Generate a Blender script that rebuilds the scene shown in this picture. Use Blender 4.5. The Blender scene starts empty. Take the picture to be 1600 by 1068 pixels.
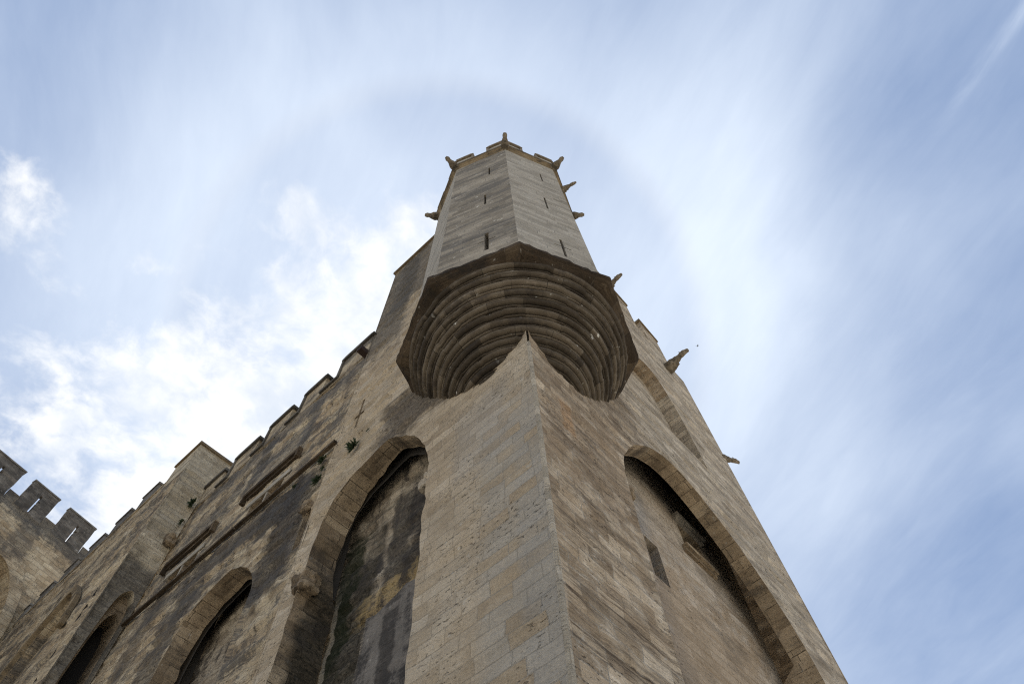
import bpy, bmesh, math, random
import numpy as np
from mathutils import Vector, Matrix, noise as mnoise
from mathutils.geometry import tessellate_polygon, delaunay_2d_cdt
R = math.radians
scene = bpy.context.scene
C = scene.collection

# ------------------------------------------------------------------ camera
cam = bpy.data.cameras.new('camera')
cam_o = bpy.data.objects.new('camera', cam)
C.objects.link(cam_o)
yaw, pitch, roll = 2.23723344, 1.11198903, -0.08017958
F = Vector((math.cos(pitch)*math.cos(yaw), math.cos(pitch)*math.sin(yaw), math.sin(pitch)))
Rt = Vector((math.sin(yaw), -math.cos(yaw), 0)); U = Rt.cross(F)
Rr = Rt*math.cos(roll) + U*math.sin(roll); Ur = -Rt*math.sin(roll) + U*math.cos(roll)
mw = Matrix((Rr, Ur, -F)).transposed().to_4x4()
mw.translation = Vector((4.40726703, -6.31395259, 0))
cam_o.matrix_world = mw
cam.sensor_width = 36; cam.lens = 36*1026.408/1600
cam.clip_end = 5000; cam.clip_start = 0.1
scene.camera = cam_o
GZ = -1.65                                   # the ground; the camera is held at eye height

# ------------------------------------------------------------------ light and sky
SUN = Vector((-0.3507, 0.2882, 0.891)).normalized()
sun = bpy.data.lights.new('sun', 'SUN'); sun.energy = 5.0; sun.angle = R(0.6); sun.color = (1, .95, .87)
sun_o = bpy.data.objects.new('sun', sun); C.objects.link(sun_o)
sun_o.rotation_euler = SUN.to_track_quat('Z', 'Y').to_euler(); sun_o.location = (0, 0, 80)
scene.view_settings.view_transform = 'Standard'; scene.view_settings.look = 'None'
scene.view_settings.exposure = 0.2; scene.view_settings.gamma = 1.0
scene.cycles.use_denoising = False; scene.cycles.use_adaptive_sampling = False; scene.cycles.filter_width = 1.15
scene.cycles.max_bounces = 6; scene.cycles.diffuse_bounces = 4


class NT:
    """small helper for writing node trees"""
    def __init__(s, nt): s.nt = nt; nt.nodes.clear()
    def n(s, t, **kw):
        o = s.nt.nodes.new(t)
        for k, v in kw.items(): setattr(o, k, v)
        return o
    def lk(s, a, b):
        if isinstance(a, bpy.types.NodeSocket): s.nt.links.new(a, b)
        else:
            if isinstance(a, (int, float)) and b.type in ('RGBA', 'VECTOR'):
                a = (a,)*3
            if b.type == 'RGBA' and len(a) == 3: a = (*a, 1)
            b.default_value = a
    def m(s, op, a, b=None, c=None, clamp=False):
        o = s.n('ShaderNodeMath', operation=op, use_clamp=clamp)
        for i, x in enumerate((a, b, c)):
            if x is not None: s.lk(x, o.inputs[i])
        return o.outputs[0]
    def vm(s, op, a, b=None):
        o = s.n('ShaderNodeVectorMath', operation=op); s.lk(a, o.inputs[0])
        if b is not None: s.lk(b, o.inputs[3 if op == 'SCALE' else 1])
        return o.outputs['Value'] if op in ('DOT_PRODUCT', 'LENGTH', 'DISTANCE') else o.outputs[0]
    def sep(s, v):
        o = s.n('ShaderNodeSeparateXYZ'); s.lk(v, o.inputs[0]); return o.outputs
    def com(s, x, y, z=0.):
        o = s.n('ShaderNodeCombineXYZ')
        for i, a in enumerate((x, y, z)): s.lk(a, o.inputs[i])
        return o.outputs[0]
    def noise(s, v, sc=1., det=4., ro=.55, dist=0., col=False):
        o = s.n('ShaderNodeTexNoise'); s.lk(v, o.inputs['Vector']); s.lk(sc, o.inputs['Scale'])
        s.lk(det, o.inputs['Detail']); s.lk(ro, o.inputs['Roughness']); s.lk(dist, o.inputs['Distortion'])
        return o.outputs['Color'] if col else o.outputs['Fac']
    def ss(s, x, a, b):                       # smooth step from a to b
        o = s.n('ShaderNodeMapRange', interpolation_type='SMOOTHSTEP'); s.lk(x, o.inputs['Value'])
        s.lk(min(a, b), o.inputs['From Min']); s.lk(max(a, b), o.inputs['From Max'])
        s.lk(0. if a < b else 1., o.inputs['To Min']); s.lk(1. if a < b else 0., o.inputs['To Max'])
        return o.outputs[0]
    def mix(s, f, a, b, mode='MIX'):
        o = s.n('ShaderNodeMix', data_type='RGBA', blend_type=mode)
        s.lk(f, o.inputs[0]); s.lk(a, o.inputs[6]); s.lk(b, o.inputs[7]); return o.outputs[2]
    def ramp(s, f, stops):
        o = s.n('ShaderNodeValToRGB'); e = o.color_ramp.elements
        while len(e) < len(stops): e.new(.5)
        for i, (p, c) in enumerate(stops): e[i].position = p; e[i].color = (*c, 1)
        s.lk(f, o.inputs[0]); return o.outputs[0]


def make_world():
    w = bpy.data.worlds.new('World'); scene.world = w; w.use_nodes = True
    g = NT(w.node_tree)
    sky = g.n('ShaderNodeTexSky', sky_type='NISHITA'); sky.sun_disc = False
    sky.sun_elevation = math.asin(SUN.z); sky.sun_rotation = math.atan2(SUN.x, SUN.y)
    sky.air_density = 1.0; sky.dust_density = .6; sky.ozone_density = 1.4
    base = g.mix(.75, g.vm('SCALE', sky.outputs[0], .10), (.20, .305, .53))
    d = g.n('ShaderNodeTexCoord').outputs['Generated']
    d = g.vm('NORMALIZE', d)
    x, y, z = g.sep(d)
    zc = g.m('MAXIMUM', z, .08)
    px, py = g.m('DIVIDE', x, zc), g.m('DIVIDE', y, zc)       # place on a flat layer of cloud
    p = g.com(px, py, 0.)
    # angle from the sun in degrees
    cs = g.vm('DOT_PRODUCT', d, tuple(SUN))
    ang = g.m('MULTIPLY', g.m('ARCCOSINE', cs), 180/math.pi)
    # ---- cirrus: long soft streaks running across the layer
    a = R(-24)
    su = g.m('ADD', g.m('MULTIPLY', px, math.cos(a)), g.m('MULTIPLY', py, math.sin(a)))
    sv = g.m('SUBTRACT', g.m('MULTIPLY', py, math.cos(a)), g.m('MULTIPLY', px, math.sin(a)))
    wob = g.noise(p, 1.3, 2, .5)
    sv2 = g.m('ADD', sv, g.m('MULTIPLY', wob, .22))
    st1 = g.noise(g.com(g.m('MULTIPLY', su, 1.0), g.m('MULTIPLY', sv2, 1.9), 3.1), 1.6, 6, .5, .35)
    st2 = g.noise(g.com(g.m('MULTIPLY', su, 2.6), g.m('MULTIPLY', sv2, 8.), 7.7), 2.0, 7, .62, .3)
    veil = g.noise(g.com(px, py, 5.5), 1.35, 5, .52)
    def blob(cx, cy, rx, ry, rot=0., r0=1.25, r1=.3):
        c, s_ = math.cos(rot), math.sin(rot)
        dx, dy = g.m('SUBTRACT', px, cx), g.m('SUBTRACT', py, cy)
        e = g.m('DIVIDE', g.m('ADD', g.m('MULTIPLY', dx, c), g.m('MULTIPLY', dy, s_)), rx)
        f = g.m('DIVIDE', g.m('SUBTRACT', g.m('MULTIPLY', dy, c), g.m('MULTIPLY', dx, s_)), ry)
        r2 = g.m('SQRT', g.m('ADD', g.m('MULTIPLY', e, e), g.m('MULTIPLY', f, f)))
        return g.ss(r2, r0, r1)
    cir = g.m('ADD', g.m('MULTIPLY', g.ss(st1, .30, .74), .20), g.m('MULTIPLY', g.m('SUBTRACT', st2, .5), .26))
    cir = g.m('ADD', cir, g.m('MULTIPLY', g.ss(veil, .25, .75), .26))
    sheet = blob(.06, .68, .62, .26, 1.95, 1.35, .1)
    cir = g.m('ADD', cir, g.m('MULTIPLY', sheet, g.m('MULTIPLY_ADD', st1, .42, .02)))
    # one thin bright streak
    q1 = g.m('ADD', g.m('MULTIPLY', g.m('SUBTRACT', px, .50), -.36), g.m('MULTIPLY', g.m('SUBTRACT', py, .52), -.93))
    q2 = g.m('ADD', g.m('MULTIPLY', g.m('SUBTRACT', px, .50), -.93), g.m('MULTIPLY', g.m('SUBTRACT', py, .52), .36))
    q1 = g.m('ADD', q1, g.m('MULTIPLY', g.m('SUBTRACT', wob, .5), .03))
    trail = g.m('MULTIPLY', g.ss(g.m('ABSOLUTE', q1), .020, .0), g.m('MULTIPLY', g.ss(q2, .11, .0), g.ss(q2, -.35, -.1)))
    cir = g.m('ADD', cir, g.m('MULTIPLY', trail, g.m('MULTIPLY', g.m('MULTIPLY', st2, st2), 1.0)))
    aur = g.m('MULTIPLY', g.ss(ang, 42., 8.), .46)
    up = g.ss(py, -.35, .1)
    ring = g.m('MULTIPLY', g.m('MULTIPLY', g.ss(ang, 20.2, 23.4), g.ss(ang, 38., 23.)), g.m('MULTIPLY_ADD', up, .19, .06))
    cir = g.m('ADD', g.m('ADD', cir, aur), ring)
    cir = g.m('MULTIPLY', cir, g.m('MULTIPLY_ADD', g.ss(ang, 62., 32.), .35, .65))
    cir = g.m('ADD', g.m('MULTIPLY', cir, .92), .10, clamp=True)
    # ---- the low bank of broken cumulus
    wv = g.vm('SUBTRACT', g.noise(p, 4.2, 4, .55, col=True), (.5, .5, .5))
    pw = g.vm('ADD', p, g.vm('SCALE', wv, .10))
    cn = g.noise(g.vm('ADD', pw, (2.3, 4.1, .7)), 7.6, 12, .60)
    reg = g.m('MAXIMUM', blob(-.80, .32, .74, .50), blob(-.46, .17, .30, .19))
    reg = g.m('MAXIMUM', reg, g.m('MULTIPLY', blob(-.78, -.24, .30, .10, -.5), .42))
    reg = g.m('MAXIMUM', reg, g.m('MULTIPLY', blob(-1.0, -.12, .24, .2, .6), .7))
    cum = g.ss(g.m('ADD', cn, g.m('MULTIPLY', g.m('SUBTRACT', reg, 1.), .38)), .26, .53)
    cum = g.m('MULTIPLY', cum, g.ss(reg, .02, .35))
    shade = g.ss(g.noise(g.vm('ADD', pw, (2.24, 4.18, .7)), 7.6, 6, .55), .30, .62)
    cumcol = g.mix(shade, (.70, .76, .85), (1.0, 1.0, .99))
    # the thin red inner rim of the ice halo
    rim = g.m('MULTIPLY', g.ss(ang, 20.3, 21.7), g.ss(ang, 23.4, 22.))
    circol = g.mix(g.m('MULTIPLY', rim, .15), (.74, .83, .96), (.80, .82, .85))
    col = g.mix(cir, base, circol)
    col = g.mix(g.m('MULTIPLY', cum, .92), col, cumcol)
    # pale low sky, brightened out of view to fill the shaded stone
    col = g.mix(g.ss(z, .46, .12), col, (1.05, 1.06, 1.05))
    bg = g.n('ShaderNodeBackground'); g.lk(col, bg.inputs[0]); bg.inputs[1].default_value = 1.0
    out = g.n('ShaderNodeOutputWorld'); g.lk(bg.outputs[0], out.inputs[0])
make_world()

# ------------------------------------------------------------------ materials
def stone(name, tints, course=.31, block=.72, mortar=.5, mcol=(.30, .27, .22), grime=.4, grime_col=(.055, .05, .045),
          streak=.4, streak_col=(.13, .09, .055), pits=.4, light=.25, bump=.6, patches=(), seed=0., gscale=.35,
          grimestretch=2.2, vert=0., glo=.50, specks=.35, fibre=.42, blk=.16, gain=(1.30, 1.30, 1.28)):
    """weathered limestone ashlar in metres of UV; patches = worn or stained places, a few of painted light or shade:
       (u, v, half width, half height, colour, strength, edge noise)"""
    m = bpy.data.materials.new(name); m.use_nodes = True; g = NT(m.node_tree)
    uv = g.n('ShaderNodeTexCoord').outputs['UV']
    u, v, _ = g.sep(uv)
    q = g.com(u, v, seed)
    wob = g.noise(q, .9, 3, .5)
    vv = g.m('ADD', v, g.m('MULTIPLY', g.noise(g.com(0., v, seed), .9, 1, .5), .22))
    vv = g.m('ADD', vv, g.m('MULTIPLY', wob, .03))
    row = g.m('FLOOR', g.m('DIVIDE', vv, course))
    wn = g.n('ShaderNodeTexWhiteNoise', noise_dimensions='1D'); g.lk(g.m('ADD', row, seed*7.3), wn.inputs['W'])
    uu = g.m('ADD', u, g.m('MULTIPLY', wn.outputs['Value'], 3.))
    uu = g.m('ADD', uu, g.m('MULTIPLY', g.noise(g.com(u, g.m('MULTIPLY', row, 3.7), seed), .8, 1, .5), .5))
    bt = g.n('ShaderNodeTexBrick'); bt.offset = .0; bt.squash = 1.
    g.lk(g.com(uu, vv, 0.), bt.inputs['Vector'])
    g.lk((0, 0, 0), bt.inputs['Color1']); g.lk((1, 1, 1), bt.inputs['Color2']); g.lk((.5, .5, .5), bt.inputs['Mortar'])
    for k, x in (('Scale', 1.), ('Mortar Size', .011), ('Mortar Smooth', .6), ('Bias', 0.), ('Brick Width', block), ('Row Height', course)):
        bt.inputs[k].default_value = x
    br = g.sep(bt.outputs['Color'])[0]; mo = bt.outputs['Fac']
    big = g.noise(q, .33, 4, .6)
    mid = g.noise(g.vm('ADD', q, (11.3, 2.2, 0)), 1.7, 5, .62)
    fine = g.noise(q, 9., 6, .68)
    grit = g.noise(g.com(u, g.m('MULTIPLY', v, 1.6), seed+1.), 21., 4, .75)
    wr = g.n('ShaderNodeTexWhiteNoise', noise_dimensions='1D'); g.lk(g.m('ADD', row, seed*3.1+.5), wr.inputs['W']); rowt = wr.outputs['Value']
    hs = g.noise(g.com(g.m('MULTIPLY', u, .30), g.m('MULTIPLY', vv, 8.), seed+3.), 1., 6, .66)     # bedding streaks
    hf = g.noise(g.com(g.m('MULTIPLY', u, 1.1), g.m('MULTIPLY', vv, 19.), seed+5.), 1., 5, .64)
    hf2 = g.noise(g.com(g.m('MULTIPLY', u, 2.4), g.m('MULTIPLY', vv, 40.), seed+6.), 1., 5, .68)
    hf = g.m('ADD', g.m('MULTIPLY', hf, .55), g.m('MULTIPLY', hf2, .45))
    f = g.m('ADD', g.m('MULTIPLY', br, .17), g.m('ADD', g.m('MULTIPLY', big, .55), g.m('ADD', g.m('MULTIPLY', mid, .42), g.m('MULTIPLY', hs, .25))))
    f = g.m('ADD', g.m('MULTIPLY_ADD', f, 1.35, -.52), g.m('MULTIPLY', rowt, .16), clamp=True)
    n = len(tints); tints = [(a*gain[0], b*gain[1], c*gain[2]) for a, b, c in tints]
    col = g.ramp(f, [((i+.5)/n, t) for i, t in enumerate(tints)])
    # eroded brown bedding
    sk = g.m('MULTIPLY', g.ss(g.m('ADD', g.m('MULTIPLY', hs, 1.04-fibre), g.m('MULTIPLY', hf, fibre)), .49, .60), g.m('MULTIPLY', g.m('MULTIPLY_ADD', rowt, .7, .45), streak))
    col = g.mix(sk, col, streak_col)
    # freshly broken pale stone
    lt = g.m('MULTIPLY', g.ss(g.m('ADD', g.m('MULTIPLY', hf, .75), g.m('MULTIPLY', mid, .3)), .545, .64), light)
    col = g.mix(lt, col, tuple(min(1, c*1.3+.06) for c in tints[-1]))
    # pale lichen spots
    sp = g.m('MULTIPLY', g.ss(g.noise(q, 4.2, 2, .5), .69, .73), specks)
    col = g.mix(sp, col, (.52, .50, .44))
    # mortar
    col = g.mix(g.m('MULTIPLY', mo, g.m('MULTIPLY', g.ss(mid, .42, .62), mortar)), col, mcol)
    # worn and stained places, and a few of painted light or shade
    pin = g.m('MULTIPLY_ADD', g.ss(g.m('ADD', g.m('MULTIPLY', hf, .5), g.m('MULTIPLY', fine, .5)), .62, .36), .32, .68)
    for (cu, cv, hw, hh, pc, ps, pe, *bk) in patches:
        dx = g.m('DIVIDE', g.m('ABSOLUTE', g.m('SUBTRACT', u, cu)), hw)
        dy = g.m('DIVIDE', g.m('ABSOLUTE', g.m('SUBTRACT', v, cv)), hh)
        dd = g.m('ADD', g.m('MAXIMUM', dx, dy), g.m('MULTIPLY', g.m('SUBTRACT', g.m('ADD', g.m('MULTIPLY', hs, .5), g.m('MULTIPLY', mid, .5)), .5), pe*5.))
        pm_ = g.m('MULTIPLY', g.m('MULTIPLY', g.ss(dd, 1.18, .72), ps), pin)
        if bk: pm_ = g.m('MULTIPLY', pm_, g.ss(br, bk[0]-.02, bk[0]+.02))      # only some of the blocks
        col = g.mix(pm_, col, pc)
    # grey black lichen
    gv = g.com(g.m('MULTIPLY', u, gscale), g.m('MULTIPLY', v, gscale*grimestretch), seed+9.)
    gn = g.noise(gv, 1., 8, .66, .25)
    if vert:
        gn2 = g.noise(g.com(g.m('MULTIPLY', u, 2.3), g.m('MULTIPLY', v, .22), seed+2.), 1., 5, .6)
        gn = g.m('ADD', g.m('MULTIPLY', gn, 1-vert), g.m('MULTIPLY', gn2, vert))
    gn = g.m('ADD', gn, g.m('MULTIPLY', g.m('SUBTRACT', fine, .5), .34))
    gn = g.m('ADD', gn, g.m('MULTIPLY', g.m('SUBTRACT', hf, .5), .30))
    gr = g.m('MULTIPLY', g.ss(gn, glo, glo+.12), grime)
    col = g.mix(gr, col, grime_col)
    # pits
    pn = g.noise(g.com(g.m('MULTIPLY', u, 7.), g.m('MULTIPLY', v, 15.), seed), 1., 3, .6)
    pm = g.m('MULTIPLY', g.ss(pn, .60, .67), g.ss(g.noise(q, .7, 3, .5), .46, .60))
    col = g.mix(g.m('MULTIPLY', pm, pits), col, (.05, .035, .022))
    # grain
    gf = g.m('ADD', .12-blk*.5, g.m('ADD', g.m('MULTIPLY_ADD', grit, .76, g.m('MULTIPLY', fine, .72)), g.m('ADD', g.m('MULTIPLY', hf, .28), g.m('MULTIPLY', br, blk))))
    col = g.mix(1., col, g.com(gf, gf, gf), 'MULTIPLY')
    bs = g.n('ShaderNodeBsdfPrincipled'); g.lk(col, bs.inputs['Base Color'])
    bs.inputs['Roughness'].default_value = .93; bs.inputs['Specular IOR Level'].default_value = .15
    h = g.m('ADD', g.m('MULTIPLY_ADD', grit, .35, g.m('MULTIPLY', fine, .5)), g.m('MULTIPLY', hs, .5))
    h = g.m('ADD', h, g.m('ADD', g.m('MULTIPLY', hf, .35), g.m('MULTIPLY', mid, .5)))
    h = g.m('SUBTRACT', h, g.m('ADD', g.m('MULTIPLY', mo, .35), g.m('MULTIPLY', pm, .8)))
    h = g.m('ADD', h, g.m('MULTIPLY', br, .10))
    bp = g.n('ShaderNodeBump'); g.lk(h, bp.inputs['Height']); bp.inputs['Strength'].default_value = bump
    bp.inputs['Distance'].default_value = .07
    g.lk(bp.outputs[0], bs.inputs['Normal'])
    o = g.n('ShaderNodeOutputMaterial'); g.lk(bs.outputs[0], o.inputs[0])
    return m


def plain(name, col, rough=.8, metal=0., var=.4, scale=6.):
    m = bpy.data.materials.new(name); m.use_nodes = True; g = NT(m.node_tree)
    c = g.n('ShaderNodeTexCoord').outputs['Object']
    f = g.noise(c, scale, 5, .6)
    cc = g.mix(f, tuple(x*(1-var) for x in col), tuple(min(1, x*(1+var)) for x in col))
    bs = g.n('ShaderNodeBsdfPrincipled'); g.lk(cc, bs.inputs['Base Color'])
    bs.inputs['Roughness'].default_value = rough; bs.inputs['Metallic'].default_value = metal
    bp = g.n('ShaderNodeBump'); g.lk(f, bp.inputs['Height']); bp.inputs['Strength'].default_value = .4; bp.inputs['Distance'].default_value = .03
    g.lk(bp.outputs[0], bs.inputs['Normal'])
    o = g.n('ShaderNodeOutputMaterial'); g.lk(bs.outputs[0], o.inputs[0]); return m


TAN = [(.20, .15, .095), (.32, .25, .165), (.40, .335, .235), (.47, .40, .29)]
GREY = [(.17, .155, .13), (.26, .235, .195), (.35, .32, .27), (.44, .41, .35)]
DARK = (.05, .045, .04)
M = {}
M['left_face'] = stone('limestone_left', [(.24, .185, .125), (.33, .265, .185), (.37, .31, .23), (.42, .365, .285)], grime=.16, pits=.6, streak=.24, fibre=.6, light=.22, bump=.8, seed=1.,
    patches=[(-.45, 6.5, 1.3, 7.0, (.37, .345, .295), .7, .12, .34), (-.3, 6.5, .5, 7.0, (.35, .325, .28), .6, .12, .2),                 # renewed grey quoins low on the corner
             (-4.3, 17.7, 2.1, 1.5, (.07, .058, .046), .95, .45), (-1.5, 17.2, 1.6, .8, (.12, .09, .065), .8, .5), (-1.7, 13.2, .9, 1.5, (.33, .31, .275), .5, .4),                # damp under the turret corbel
             (-7.6, 19.0, 1.3, 3.6, (.40, .32, .21), .45, .6),
             (-8.2, 31.5, 1.6, 6.5, (.075, .07, .062), .85, .35),             # black upper tower
             (-5.0, 33.5, 3.4, 4.5, (.075, .07, .062), .85, .35)])
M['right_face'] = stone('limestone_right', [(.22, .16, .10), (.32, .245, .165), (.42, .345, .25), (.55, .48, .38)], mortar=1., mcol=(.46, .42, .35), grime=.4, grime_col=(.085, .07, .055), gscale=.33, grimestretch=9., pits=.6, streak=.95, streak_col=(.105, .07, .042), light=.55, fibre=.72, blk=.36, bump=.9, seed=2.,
    patches=[(1.9, 14.3, 1.8, 3.6, (.23, .165, .105), .55, .5),
             (1.2, 13.2, .22, .7, (.40, .21, .08), .5, .4),
             (4.2, 17.2, 1.6, 1.5, (.17, .135, .10), .6, .6),
             (10.5, 20., 5.4, 16., (.47, .42, .335), .62, .30)])
M['wing'] = stone('limestone_wing', TAN, glo=.46, vert=.28, grime=.8, grime_col=(.075, .072, .07), pits=.4, streak=.55, light=.45, bump=1.0, seed=3., gscale=.28, grimestretch=3.2,
    patches=[(-10.5, 16.4, 1.0, 3.0, (.035, .031, .028), 1., .45), (-11.6, 18.4, 1.3, 1.1, (.045, .04, .036), .95, .5),              # black wash under the string course
             (-14.5, 18.8, 3.2, .7, (.05, .045, .042), .85, .6), (-16.6, 15., .8, 4., (.06, .055, .05), .8, .6), (-19.5, 17.5, .7, 3., (.07, .065, .06), .7, .6),
             (-17.0, 18.6, 4., .6, (.10, .09, .08), .6, .6),
             (-14., 26.3, 9., .8, (.11, .105, .10), .7, .7), (-12.0, 24.4, .5, 2.2, (.09, .088, .085), .75, .5), (-15.6, 24.6, .6, 2., (.09, .088, .085), .75, .5),
             (-13.6, 23.2, 1.6, 1.6, (.15, .145, .135), .6, .5),
             (-18.8, 23.0, 2.0, 1.7, (.15, .145, .135), .6, .5)])
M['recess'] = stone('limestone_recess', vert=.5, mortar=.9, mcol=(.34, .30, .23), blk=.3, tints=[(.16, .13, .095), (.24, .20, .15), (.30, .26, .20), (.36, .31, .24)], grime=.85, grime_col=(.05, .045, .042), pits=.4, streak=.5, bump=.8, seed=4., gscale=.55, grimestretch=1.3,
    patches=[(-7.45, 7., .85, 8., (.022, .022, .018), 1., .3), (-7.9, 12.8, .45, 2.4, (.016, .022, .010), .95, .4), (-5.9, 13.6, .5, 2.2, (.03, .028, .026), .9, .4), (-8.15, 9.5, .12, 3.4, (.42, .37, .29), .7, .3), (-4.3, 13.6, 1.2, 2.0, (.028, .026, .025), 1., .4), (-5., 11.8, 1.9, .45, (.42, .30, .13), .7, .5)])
M['recess_right'] = stone('limestone_window_wall', gain=(1.5, 1.5, 1.52), tints=[(.21, .18, .14), (.30, .255, .195), (.34, .30, .24), (.40, .35, .28)], grime=.35, pits=.3, streak=.6, streak_col=(.20, .125, .06), light=.3, bump=.8, seed=5.,
    patches=[(5.2, 12.5, 1.5, 3.4, (.26, .25, .235), .75, .4), (8.2, 20.4, 4.8, 1.5, (.07, .06, .05), .8, .3), (8.5, 9.5, 3.2, 4.5, (.34, .235, .13), .6, .6)])  # middle patch paints slot shade high on the wall; others are plaster and ochre
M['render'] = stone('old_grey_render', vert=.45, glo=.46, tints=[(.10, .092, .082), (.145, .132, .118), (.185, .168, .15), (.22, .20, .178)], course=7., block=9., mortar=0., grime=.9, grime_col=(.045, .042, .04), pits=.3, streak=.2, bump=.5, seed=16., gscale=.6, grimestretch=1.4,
    patches=[(-6.65, 6., .16, 9., (.32, .27, .20), .8, .2), (-4.0, 9.4, .8, .8, (.02, .019, .018), .95, .5), (-4.6, 6.4, 1.6, .5, (.025, .023, .021), .95, .6), (-4.2, 4.2, 1.5, 1.9, (.025, .023, .021), 1., .6), (-3.7, 8.0, .35, 3.4, (.03, .027, .025), .9, .5), (-5.6, 8.6, .25, 2.6, (.03, .027, .025), .85, .5)])  # first patch paints the panel's left edge as lit; the rest are stains
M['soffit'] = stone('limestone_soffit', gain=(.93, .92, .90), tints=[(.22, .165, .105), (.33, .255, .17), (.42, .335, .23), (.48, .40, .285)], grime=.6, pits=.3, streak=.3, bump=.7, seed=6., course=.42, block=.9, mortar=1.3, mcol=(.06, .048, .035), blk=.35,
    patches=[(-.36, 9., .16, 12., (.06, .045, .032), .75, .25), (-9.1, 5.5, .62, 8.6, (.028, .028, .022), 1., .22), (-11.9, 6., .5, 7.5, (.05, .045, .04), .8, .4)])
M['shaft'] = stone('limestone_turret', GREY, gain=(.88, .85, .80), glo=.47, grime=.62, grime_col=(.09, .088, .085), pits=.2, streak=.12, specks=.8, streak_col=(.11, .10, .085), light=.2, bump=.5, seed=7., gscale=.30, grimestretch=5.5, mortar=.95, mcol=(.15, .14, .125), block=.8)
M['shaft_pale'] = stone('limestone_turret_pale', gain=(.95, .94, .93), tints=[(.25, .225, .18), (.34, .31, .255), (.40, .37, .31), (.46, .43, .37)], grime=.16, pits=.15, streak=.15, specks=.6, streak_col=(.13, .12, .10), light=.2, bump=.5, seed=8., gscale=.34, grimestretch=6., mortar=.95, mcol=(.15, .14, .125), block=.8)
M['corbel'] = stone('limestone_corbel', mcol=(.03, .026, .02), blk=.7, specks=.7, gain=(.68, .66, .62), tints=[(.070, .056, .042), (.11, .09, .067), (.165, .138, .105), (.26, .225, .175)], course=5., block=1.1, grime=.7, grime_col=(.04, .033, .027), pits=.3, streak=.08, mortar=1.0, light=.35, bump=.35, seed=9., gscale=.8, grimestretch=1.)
M['moulding'] = stone('limestone_moulding', gain=(.8, .78, .74), tints=[(.15, .11, .07), (.25, .195, .125), (.34, .27, .175), (.40, .33, .23)], course=5., block=.9, grime=.75, grime_col=(.045, .04, .034), pits=.3, streak=.3, bump=.7, seed=10., gscale=.7, grimestretch=1.2)
M['gargoyle'] = stone('limestone_gargoyle', [(.08, .064, .045), (.14, .115, .082), (.21, .175, .13), (.29, .25, .19)], course=9., block=9., mortar=0., grime=.7, grime_col=(.04, .036, .03), pits=.4, bump=.8, seed=15., gscale=1.6, grimestretch=1.)
M['far_top'] = stone('limestone_far_top', [(.062, .057, .050), (.105, .096, .084), (.165, .15, .128), (.25, .225, .185)], gain=(1, 1, 1), mortar=.9, mcol=(.25, .24, .22), grime=.6, grime_col=(.035, .034, .033), pits=.3, streak=.3, light=.5, bump=.8, seed=17., gscale=.5, grimestretch=2.)
M['coping'] = stone('limestone_coping', gain=(1, 1, 1), tints=[(.05, .046, .04), (.085, .078, .066), (.13, .12, .10), (.19, .175, .15)], course=9., block=1.4, grime=.5, grime_col=(.03, .028, .025), pits=.3, streak=.2, bump=.8, seed=18., gscale=1., grimestretch=1.)
M['slab'] = stone('limestone_slab', blk=.4, tints=[(.05, .038, .026), (.085, .062, .04), (.14, .105, .068), (.26, .205, .135)], course=5., block=1.2, grime=.75, grime_col=(.028, .024, .02), pits=.4, streak=.3, gain=(.75, .74, .72), bump=.9, seed=14., gscale=.9, grimestretch=1.)
M['black'] = stone('limestone_blackened', gain=(.85, .85, .85), tints=[(.10, .095, .088), (.15, .142, .13), (.21, .20, .18), (.29, .275, .25)], grime=.7, grime_col=(.05, .048, .046), pits=.3, streak=.3, bump=.7, seed=11., gscale=.4, grimestretch=2.5)
M['far'] = stone('limestone_far', TAN, grime=.6, grime_col=(.07, .067, .064), pits=.2, streak=.45, light=.35, bump=.9, seed=12., gscale=.25, grimestretch=2.6,
    patches=[(5., 36.6, 30., 1.2, (.075, .074, .072), .95, .5), (1.2, 34.8, 1.2, 1.8, (.08, .078, .075), .8, .6), (5., 34.6, .8, 1.6, (.08, .078, .075), .7, .6)])
M['buttress'] = stone('limestone_buttress', [(.24, .20, .14), (.34, .29, .21), (.41, .36, .27), (.46, .41, .32)], grime=.3, grime_col=(.08, .075, .07), pits=.3, streak=.35, light=.3, bump=.8, seed=13.,
    patches=[(-.7, 19.5, 1.2, 3.4, (.075, .072, .068), .9, .3)])
M['arris'] = stone('limestone_arris', [(.28, .24, .18), (.35, .31, .245), (.40, .355, .285), (.46, .41, .335)], mortar=.2, blk=.3, grime=.3, pits=.4, streak=.4, light=.5, bump=.9, seed=1.)
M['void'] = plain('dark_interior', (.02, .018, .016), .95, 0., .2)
M['slot_shade'] = plain('shade_black_stone', (.055, .05, .044), .95, 0., .5, 3.)  # near black, to paint the deep shade of the slots
M['iron'] = plain('rusted_iron', (.05, .03, .022), .7, .3, .4)
M['leaf'] = plain('wall_plant_leaves', (.028, .048, .016), .75, 0., .6, 20.)
M['bird'] = plain('bird_plumage', (.03, .03, .03), .7)

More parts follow.
